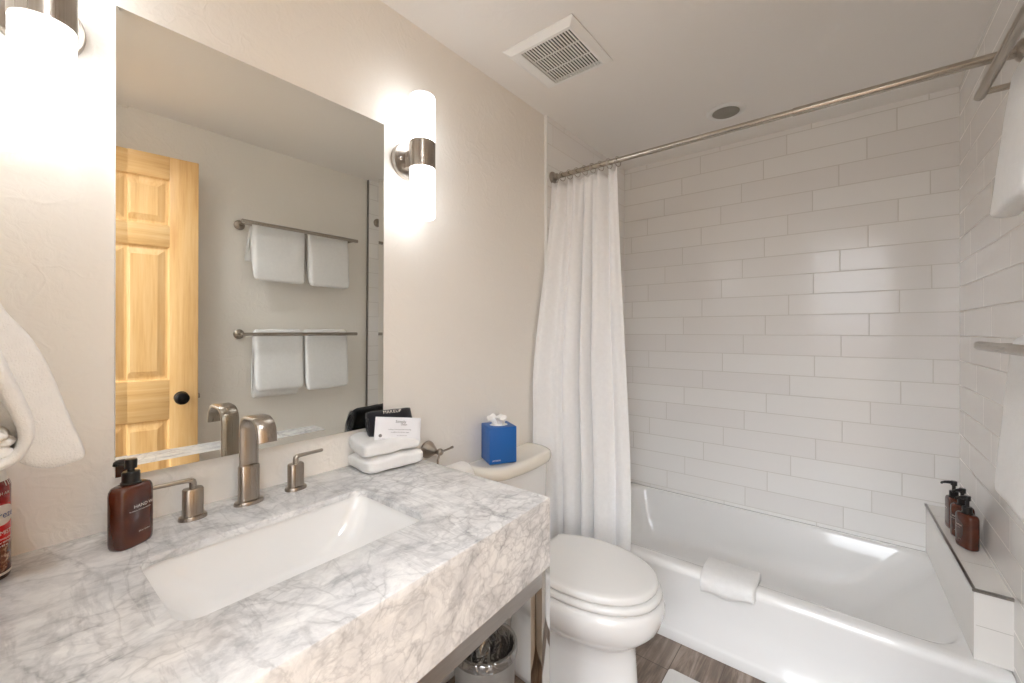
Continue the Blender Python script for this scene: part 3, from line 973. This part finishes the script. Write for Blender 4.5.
MB().loft([egg(.236, .118, .41, .167, .648, .4330), egg(.236, .118, .41, .168, .650, .4385), egg(.223, .131, .41, .183, .668, .4395), egg(.221, .133, .41, .185, .670, .446), egg(.222, .131, .41, .183, .668, .455), egg(.224, .129, .41, .181, .666, .4595), egg(.229, .124, .41, .176, .660, .4620), egg(.245, .11, .41, .16, .64, .4630), egg(.30, .05, .41, .08, .52, .4635)]).build('lid', M['seat'], to, angle=0)
for s in (-1, 1):
    MB().box(.182, .222, s * .075 - .018, s * .075 + .018, .407, .440, .006).build('hinge', M['seat'], to)


def bow(x0, x1, hw, bulge, r, z, n=10):
    """tank outline: flat back at x0, bowed front at x1, well rounded front corners"""
    pts, cy = [], -.014
    for k in range(25):
        y = -hw + r + (2 * hw - 2 * r) * k / 24
        pts.append((x1 - bulge * ((y / hw) ** 2), y))
    xc = pts[-1][0]
    cor = []
    for k in range(1, n + 1):
        a = PI / 2 * k / n
        cor.append((xc - r + r * math.cos(a), hw - r + r * math.sin(a)))
    pts += cor
    pts += [(x0 + .006, hw), (x0, hw - .006), (x0, -hw + .006), (x0 + .006, -hw)]
    pts += [(x, -y) for x, y in cor[::-1]]
    return [(x, y + cy, z) for x, y in pts]


MB().loft([bow(.012, .165, .175, .03, .085, .395), bow(.010, .170, .186, .03, .09, .43), bow(.008, .168, .196, .03, .095, .60), bow(.008, .170, .202, .03, .10, .740)]).build('tank', M['porcelain'], to, angle=60)
MB().loft([bow(.006, .171, .205, .030, .105, .7405), bow(.004, .180, .219, .032, .115, .747), bow(.003, .185, .225, .032, .118, .758), bow(.003, .186, .226, .032, .118, .772), bow(.004, .183, .222, .032, .116, .782), bow(.008, .174, .211, .032, .110, .788), bow(.012, .163, .198, .032, .10, .790), bow(.020, .152, .186, .030, .09, .788)]).build('tank_lid', M['bisque'], to, angle=0)

# ------------------------------------------------------------------ tissue box
tb = thing('tissue_box', 'blue cube tissue box with a tissue pulled up, on the toilet tank', 'tissue box', (0.078, 1.264, 0.7895), math.radians(-30))
bw, bd, bh = .111, .107, .140
# local: front face -y... the printed front looks along local +x
MB().box(-bd / 2, bd / 2, -bw / 2, bw / 2, 0.0006, bh, .0025).build('carton', M['blue'], tb)
MB().loft([oval(.030, .036, bh + .0003, 28), oval(.028, .034, bh + .0009, 28)]).build('opening_film', M['tissue'], tb)
v, f = text_mesh('amazon', .011, 'LEFT')
MB().add([(bd / 2 + .0006, -.044 + x, .012 + y) for x, y, _ in v], f).build('printed_text', M['ink'], tb, smooth=False)
rows_ = []
for i in range(19):
    q = i / 18
    r = []
    for j in range(49):
        a = j / 48 * 2 * PI
        nz_ = noise.noise(Vector((math.cos(a) * 1.6 + 4, math.sin(a) * 1.6, q * 1.2)))
        rad = .017 + .012 * q + .016 * nz_ * (.3 + q)
        z = bh - .002 + .062 * q * (.72 + .75 * noise.noise(Vector((math.cos(a) * 1.1 + 9, math.sin(a) * 1.1, 3)))) - .010 * q * q
        r.append((rad * math.cos(a) * .9 + .010 * nz_ * q, rad * math.sin(a) * 1.2 - .006 * q, z))
    rows_.append(r)
for q in (.75, .45, .15):        # the crumpled heart of the tissue
    rows_.append([(x * q, y * q, z - .016 * (1 - q) + .010 * noise.noise(Vector((x * 70, y * 70, q * 4)))) for x, y, z in rows_[18]])
MB().grid(rows_).build('tissue', M['tissue'], tb, angle=0, subsurf=1, solid=.0008)

# ------------------------------------------------------------------ waste bin and the box under the vanity
wb = thing('waste_bin', 'small round waste bin with a clear liner under the vanity', 'waste bin', (0.235, 1.012, 0))
MB().lathe([(.084, 0), (.088, .004), (.102, .276), (.104, .282), (.1025, .286), (.0995, .283)], 48, cap1=False).build('bucket', M['bin'], wb)
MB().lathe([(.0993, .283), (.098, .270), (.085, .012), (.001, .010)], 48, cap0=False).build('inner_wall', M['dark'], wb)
rows_ = []
for i in range(15):
    q = i / 14
    r = []
    for j in range(49):
        a = j / 48 * 2 * PI
        w_ = .014 * noise.noise(Vector((math.cos(a) * 2.2, math.sin(a) * 2.2, q * 3)))
        if q < .18:
            rad, z = .1062, .262 + .030 * q / .18
        elif q < .3:
            rad, z = .1062 - .010 * (q - .18) / .12, .2915
        else:
            k_ = (q - .3) / .7
            rad, z = .0955 * (1 - k_ * .93) + w_ * (1 if q > .36 else 0), .2915 - .13 * k_ ** .6 + w_ * 2.5 * k_
        r.append((rad * math.cos(a), rad * math.sin(a), z))
    rows_.append(r)
MB().grid(rows_).build('liner', M['liner'], wb, angle=0, solid=.0006)
sp = tag(MB().box(.185, .300, .700, .868, 0, .175, .006, 3).build('storage_box', M['speckle']), 'speckled grey box on the floor under the vanity beside the waste bin', 'box')

# ------------------------------------------------------------------ bathtub
ZB = 0.322
Y0 = 1.792
bt = thing('bathtub', 'white alcove bathtub with plain apron along the tiled end wall', 'bathtub', ((XL + XR) / 2, (Y0 + D) / 2, 0))
bx, by = (XR - XL) / 2 - .0015, (D - Y0) / 2 - .001
rg_ = []
def tubring(ix0, ix1, iy0, iy1, r, z):
    return rrect(-bx + ix0, bx - ix1, -by + iy0, by - iy1, r, z, 8)
rg_.append(tubring(0, 0, .006, 0, .004, 0.0))
rg_.append(tubring(0, 0, .006, 0, .004, .034))
rg_.append(tubring(0, 0, .010, 0, .004, .042))
rg_.append(tubring(0, 0, .018, 0, .004, .050))
rg_.append(tubring(0, 0, .014, 0, .004, .18))
rg_.append(tubring(0, 0, .007, 0, .004, .27))
rg_.append(tubring(0, 0, .003, 0, .004, .290))
rg_.append(tubring(0, 0, .002, 0, .004, .300))
rg_.append(tubring(0, 0, .005, 0, .006, .311))
rg_.append(tubring(0.001, 0.001, .012, .001, .010, .3185))
rg_.append(tubring(0.004, 0.004, .020, .004, .015, .3215))
rg_.append(tubring(.03, .035, .035, .016, .03, .323))
rg_.append(tubring(.055, .060, .058, .024, .10, .3225))
rg_.append(tubring(.066, .075, .070, .030, .115, .318))
rg_.append(tubring(.074, .090, .080, .036, .12, .305))
rg_.append(tubring(.084, .13, .092, .046, .13, .25))
rg_.append(tubring(.100, .22, .106, .060, .14, .16))
rg_.append(tubring(.125, .30, .125, .080, .14, .085))
rg_.append(tubring(.165, .36, .155, .110, .13, .058))
rg_.append(tubring(.26, .45, .23, .19, .10, .05))
MB().loft(rg_).build('tub', M['tub'], bt, angle=50)
MB().lathe([(.030, 0), (.030, .003), (.022, .005), (.001, .005)], 24, Matrix.Translation((-bx + .34, 0, .0505))).build('drain', M['chrome'], bt)

# tiled ledge at the right end of the tub
lx = lambda y: 1.425 + (D - y) * 0.033
ly0 = 1.838
lg = bpy.data.objects.new('trim_3', None); COL.objects.link(lg); struct(lg, 'tiled ledge with metal edge over the right end of the tub')
zt0, zt1 = ZB + .002, .532
vv = [(lx(D), D, zt0), (lx(ly0), ly0, zt0), (XR, ly0 + .0, zt0), (XR, D, zt0), (lx(D), D, zt1), (lx(ly0), ly0, zt1), (XR, ly0, zt1), (XR, D, zt1)]
MB().add(vv, [(0, 1, 5, 4), (1, 2, 6, 5), (4, 5, 6, 7), (0, 3, 2, 1)]).build('ledge', M['ledge'], lg, smooth=False)
e = .004
MB().add([(lx(D) - e, D, zt1 - .007), (lx(ly0) - e, ly0 - e, zt1 - .007), (XR, ly0 - e, zt1 - .007), (XR, ly0 + .004, zt1 - .007), (lx(ly0) + .004, ly0 + .004, zt1 - .007), (lx(D) + .004, D, zt1 - .007),
          (lx(D) - e, D, zt1 + .0015), (lx(ly0) - e, ly0 - e, zt1 + .0015), (XR, ly0 - e, zt1 + .0015), (XR, ly0 + .004, zt1 + .0015), (lx(ly0) + .004, ly0 + .004, zt1 + .0015), (lx(D) + .004, D, zt1 + .0015)],
         [(0, 1, 7, 6), (1, 2, 8, 7), (2, 3, 9, 8), (3, 4, 10, 9), (4, 5, 11, 10), (6, 7, 10, 11), (7, 8, 9, 10), (0, 5, 4, 1), (1, 4, 3, 2), (0, 6, 11, 5)]).build('metal_edge', M['edge'], lg, smooth=False)
gl = MB()
gl.box(lx(2.2) + .003, XR, 2.0365, 2.0385, zt1 - .001, zt1 + .0006)
gl.box(lx(2.5) + .003, XR, 2.4615, 2.4635, zt1 - .001, zt1 + .0006)
gl.box(lx(ly0) + .004, XR, ly0 - .0006, ly0 + .001, .425, .427)
gl.build('grout_joint', M['grout'], lg, smooth=False)
words = [('WASH', .0085, -.018, .075), ('cleansing blend', .0034, -.022, .068), ('250 ml', .0034, -.008, .028)]
g_ = 'amber bath bottles on the tiled ledge'
make_bottle('amber pump bottle on the tub ledge, in front of the other two', (1.487, 2.172, zt1 + .0005), math.radians(-62), .034, .0215, .122, .016, words, g_)
make_bottle('amber pump bottle on the tub ledge, middle one half hidden by the nearest', (1.488, 2.262, zt1 + .0005), math.radians(-50), .034, .0215, .122, .016, words, g_)
make_bottle('amber pump bottle on the tub ledge, closest to the tiled end wall', (1.478, 2.352, zt1 + .0005), math.radians(-80), .034, .0215, .122, .016, words, g_)

# folded towel over the tub rim
rings = []
NX = 26
prof = [(-.012, .262), (-.016, .300), (-.012, .322), (.004, .3335), (.04, .3365), (.09, .336), (.128, .333), (.140, .322), (.146, .305)]
th = .010
for i in range(NX + 1):
    f_ = i / NX
    x = .694 + .196 * f_
    dz = -.030 * 0 + .022 * f_ * 1 + .006 * math.sin(f_ * 9)
    top, bot = [], []
    for k, (dy, z) in enumerate(prof):
        zz = z + (dz if k == 0 else dz * .4 if k == 1 else 0)
        yy = Y0 + dy - (.006 if k < 3 else 0)
        a = Vector((0, *(prof[max(0, k - 1)]))); b = Vector((0, *(prof[min(len(prof) - 1, k + 1)])))
        d = (b - a).normalized()
        nrm = Vector((0, -d.z, d.y))
        tt = th * (.65 if i in (0, NX) else 1)
        top.append((x, yy + nrm.y * tt, zz + nrm.z * tt)); bot.append((x, yy - nrm.y * .0, zz + nrm.z * .0))
    rings.append(top + bot[::-1])
rt_ = MB().loft(rings).build('folded_towel', M['terry'], None, angle=0, subsurf=1)
for v in rt_.data.vertices:
    n_ = noise.noise(v.co * 26)
    v.co.x += n_ * .004 * (1 if abs(v.co.x - .792) > .09 else .3)
tag(rt_, 'white folded bath mat towel draped over the front rim of the bathtub', 'towel')

mt_ = MB().loft([rrect(-.29, .29, -.235, .235, .012, .0005), rrect(-.295, .295, -.24, .24, .014, .006), rrect(-.292, .292, -.237, .237, .014, .013), rrect(-.275, .275, -.22, .22, .012, .0145)]).build('bath_mat', M['terry_cream'])
mt_.location = (.918, 1.392, 0)
tag(mt_, 'white bath mat on the plank floor in front of the bathtub', 'bath mat')

# ------------------------------------------------------------------ shower rod and curtain
RY, RZ = 1.750, 2.060
rd = thing('shower_rod', 'brushed nickel shower curtain rod spanning the bathtub alcove', 'shower rod', (0, RY, RZ))
MB().tube([(XL + .004, 0, 0), (.5, 0, 0), (1.0095, 0, 0)], .0115, 20).build('inner_tube', M['nickel_x'], rd)
MB().tube([(1.008, 0, 0), (1.0085, 0, 0), (1.2, 0, 0), (XR - .003, 0, 0)], .0135, 20, rads=[.0115, .0135, .0135, .0135]).build('outer_tube', M['nickel_x'], rd)
for xx, s in ((XL + .0005, 1), (XR - .0005, -1)):
    MB().lathe([(.029, 0), (.029, .006), (.024, .012), (.017, .015), (.0165, .03), (.0125, .031)], 28, Matrix.Translation((xx, 0, 0)) @ Matrix.Rotation(s * PI / 2, 4, 'Y')).build('end_flange', M['nickel'], rd)

sc = thing('shower_curtain', 'white cotton shower curtain bunched at the toilet end of the rod', 'shower curtain', (0, 0, 0))
NR = 9
sm = lambda t_: t_ * t_ * (3 - 2 * t_)
NS, NZ = 260, 60
ztop, zbot = RZ - .030, .10
# a few deep pleats between broad smooth panels; small gathers only at the heading
def pleat(s, c, w):
    return math.exp(-((s - c) / w) ** 2)
rows_ = []
for i in range(NZ + 1):
    f_ = i / NZ
    z = ztop + (zbot - ztop) * f_
    sp_ = min(1, f_ / .50) ; sp_ = .6 * sp_ + .4 * sm(sp_)
    head = max(0, 1 - f_ / .16) ** 1.5
    r = []
    for j in range(NS + 1):
        s = j / NS
        xl, xr = .020 - .002 * sp_, .360 + .058 * sm(min(1, f_ / .8))
        yl, yr = RY - .002 - .172 * sp_, RY + .004
        q = s ** (1 + .12 * sp_)
        x = xl + (xr - xl) * q
        y = yl + (yr - yl) * (1 - (1 - q) ** 1.4)
        # a deep recessed channel between two overlapping panels, and softer pleats
        y += .020 * pleat(s, .20, .06) - .012 * pleat(s, .08, .05) - .016 * pleat(s, .40, .06) - .020 * pleat(s, .56, .035) - .016 * pleat(s, .70, .05) + .026 * pleat(s, .83, .035) - .012 * pleat(s, .93, .04)
        y += (.045 + .070 * sp_) * pleat(s, .495, .019) + (.040 + .060 * sp_) * pleat(s, .622, .016) + .022 * sp_ * pleat(s, .325, .022)
        x += (.010 * (s - .495) / .017 * pleat(s, .495, .017) + .010 * (s - .622) / .015 * pleat(s, .622, .015)) * (-1.0)
        y += -.014 * head * math.cos(s * 8.0 * 2 * PI) + .005 * noise.noise(Vector((s * 6, z * 1.6, 2)))
        x += .003 * noise.noise(Vector((s * 5, z * 2, 8)))
        scallop = .012 * (math.sin(s * 8.0 * PI) ** 2) * max(0, 1 - f_ * 20)
        y = min(y, 1.786)
        x = max(x, XL + .004)
        r.append((x, y, z - scallop))
    rows_.append(r)
MB().grid(rows_).build('fabric', M['cotton'], sc, angle=0, solid=.0018)
for k in range(NR):
    xx = .028 + .330 * k / (NR - 1)
    pts = [(xx + .004 * math.sin(a), RY + .0225 * math.sin(a), RZ - .006 + .0215 * math.cos(a)) for a in [2 * PI * q / 28 for q in range(29)]]
    MB().tube(pts, .0018, 8).build('curtain_ring', M['nickel'], sc)


# ------------------------------------------------------------------ towel bars and bath towels on the right wall
BX, TX = 1.411, 1.480      # outer bar and the inner bar that carries the towels
def make_bar(label, z):
    t = thing('towel_bar', label, 'towel bar', (W, 1.19, z))
    MB().tube([(BX - W, -.345, 0), (BX - W, -.343, 0), (BX - W, 0, 0), (BX - W, .335, 0), (BX - W, .337, 0)], .0105, 18, rads=[.008, .0105, .0105, .0105, .008]).build('bar', M['nickel_y'], t)
    MB().tube([(TX - W, -.316, 0), (TX - W, 0, 0), (TX - W, .316, 0)], .006, 14).build('inner_bar', M['nickel_y'], t)
    for s in (-1, 1):
        yy = s * .312
        MB().lathe([(.027, .0005), (.027, .006), (.022, .011), (.012, .014), (.001, .014)], 26, Matrix.Translation((0, yy, 0)) @ Matrix.Rotation(-PI / 2, 4, 'Y')).build('wall_flange', M['nickel'], t)
        MB().tube([(-.01, yy, 0), (-.07, yy, 0), (BX - W + .006, yy, 0)], .0075, 14).build('post', M['nickel_x'], t)
    return t


ZU, ZL = 1.876, 1.264
make_bar('upper brushed nickel towel bar on the right wall near the ceiling', ZU)
make_bar('lower brushed nickel towel bar on the right wall', ZL)


def bath_towel(label, y0, y1, zb, lf, lb, th, seed, back_shift=0.0, flare=0.018):
    """thick folded towel hung over the bar: front flap length lf, back flap length lb"""
    rin = .0072
    prof_o, prof_i = [], []
    NZ_ = 16
    for k in range(NZ_ + 1):       # front flap, bottom to top (room side is -x)
        q = k / NZ_
        z = -lf * (1 - q)
        fl = flare * (1 - q) ** 0.9
        prof_o.append((-(rin + th) - fl, z)); prof_i.append((-rin - fl * .25, z))
    for k in range(1, 8):
        a = PI - PI * k / 8
        prof_o.append(((rin + th) * math.cos(a), (rin + th) * math.sin(a))); prof_i.append((rin * math.cos(a), rin * math.sin(a)))
    for k in range(NZ_ + 1):
        q = k / NZ_
        z = -lb * q
        prof_o.append((rin + th + .004 * q, z)); prof_i.append((rin - .004 * q, z))
    NY = 18
    rings = []
    for i in range(NY + 1):
        q = i / NY
        e = min(q, 1 - q) * (y1 - y0)
        kk = 1.0 if e > .012 else (.55 + .45 * math.sqrt(max(0, 1 - (1 - e / .012) ** 2)))
        r = []
        for (ox, oz), (ix, iz) in zip(prof_o, prof_i):
            mx, mz = (ox + ix) / 2, (oz + iz) / 2
            r.append((mx + (ox - mx) * kk, mz + (oz - mz) * kk))
        ri = []
        for (ox, oz), (ix, iz) in zip(prof_o, prof_i):
            mx, mz = (ox + ix) / 2, (oz + iz) / 2
            ri.append((mx + (ix - mx) * kk, mz + (iz - mz) * kk))
        out = []
        nf = len(r)
        for idx, (x, z) in enumerate(r + ri[::-1]):
            ii = idx if idx < nf else 2 * nf - 1 - idx
            yy = y0 + (y1 - y0) * q
            if ii > nf // 2:
                yy += back_shift * (ii - nf // 2) / (nf / 2)
            # rounded lower corners
            zz = z
            if ii < 3 and z < -lf * .8:
                zz = z + (.020 * (1 - min(1, e / .03)) ** 2)
            out.append((TX + x, yy, zb + zz))
        rings.append(out)
    o = MB().loft(rings).build('bath_towel', M['terry'], None, angle=0, subsurf=1)
    jitter(o, .0045, 9, seed, (0.5, 1, .6))
    lim = W - .006
    for v in o.data.vertices:
        v.co.x = min(v.co.x, lim)
    return tag(o, label, 'towel', 'white towels on the wall bars')


bath_towel('white towel on the upper bar, the one farther from the bathtub', .915, 1.205, ZU, .312, .205, .022, 1.1, -.035)
bath_towel('white towel on the upper bar, the one nearer to the bathtub', 1.220, 1.486, ZU, .318, .24, .022, 5.2, 0, .036)
bath_towel('white towel on the lower bar, the one farther from the bathtub', .930, 1.200, ZL, .325, .365, .022, 9.4, -.01)
bath_towel('white towel on the lower bar, the one nearer to the bathtub', 1.203, 1.486, ZL, .345, .31, .022, 3.6, 0, .028)

# ------------------------------------------------------------------ ceiling fan grille and recessed light
vx0, vx1, vy0, vy1 = .148, .447, 1.207, 1.512
vt = thing('exhaust_fan_grille', 'white square slatted exhaust fan cover on the ceiling', 'ceiling vent', ((vx0 + vx1) / 2, (vy0 + vy1) / 2, H))
a, b = (vx1 - vx0) / 2, (vy1 - vy0) / 2
ix0, ix1, iy0, iy1 = -.090, .118, -.118, .118     # slotted opening
fo = lambda z, ins: [(-a + ins, -b + ins, z), (a - ins, -b + ins, z), (a - ins, b - ins, z), (-a + ins, b - ins, z)]
op = lambda z: [(ix0, iy0, z), (ix1, iy0, z), (ix1, iy1, z), (ix0, iy1, z)]
MB().loft([fo(-.0005, 0), fo(-.005, 0), fo(-.020, .022), op(-.020), op(-.008), op(-.003)], False, False).build('frame', M['plastic'], vt, smooth=False)
MB().box(ix0, ix1, iy0, iy1, -.0035, -.001).build('dark_interior', M['dark'], vt, smooth=False)
NSL = 17
for k in range(NSL):
    x = ix0 + (ix1 - ix0) * (k + .75) / (NSL + .5)
    MB().box(x - .0027, x + .0027, iy0, iy1, -.0198, -.0172).build('slat', M['plastic'], vt, smooth=False)
for yy in (-.04, .04):
    MB().box(ix0, ix1, yy - .0015, yy + .0015, -.0150, -.011).build('cross_bar', M['plastic'], vt, smooth=False)

rl = thing('recessed_light', 'small round unlit recessed light in the ceiling over the tub', 'ceiling light', (.700, 2.208, H))
fl_ = Matrix.Rotation(PI, 4, 'X')
MB().lathe([(.086, .0005), (.086, .004), (.080, .008), (.066, .0085), (.060, .006), (.058, .002)], 44, fl_, True, True).build('trim_ring', M['plastic'], rl)
MB().lathe([(.059, .0062), (.056, .0085), (.02, .0105), (.001, .011)], 40, fl_).build('diffuser', M['lens'], rl)

# unseen downlight added to lift the room's light: a shallow surface can, its lens set up inside
dl = thing('added_downlight', 'added unseen downlight brightening the room, on the ceiling just inside the doorway', 'ceiling light', (.98, .20, H))
MB().lathe([(.095, .0005), (.095, .060), (.093, .0625), (.088, .0625), (.086, .060), (.084, .012), (.080, .010), (.001, .010)], 44, fl_).build('housing', M['plastic'], dl)
MB().lathe([(.078, .0105), (.076, .0130), (.001, .0135)], 40, fl_).build('fill_lens', M['lens_fill'], dl)
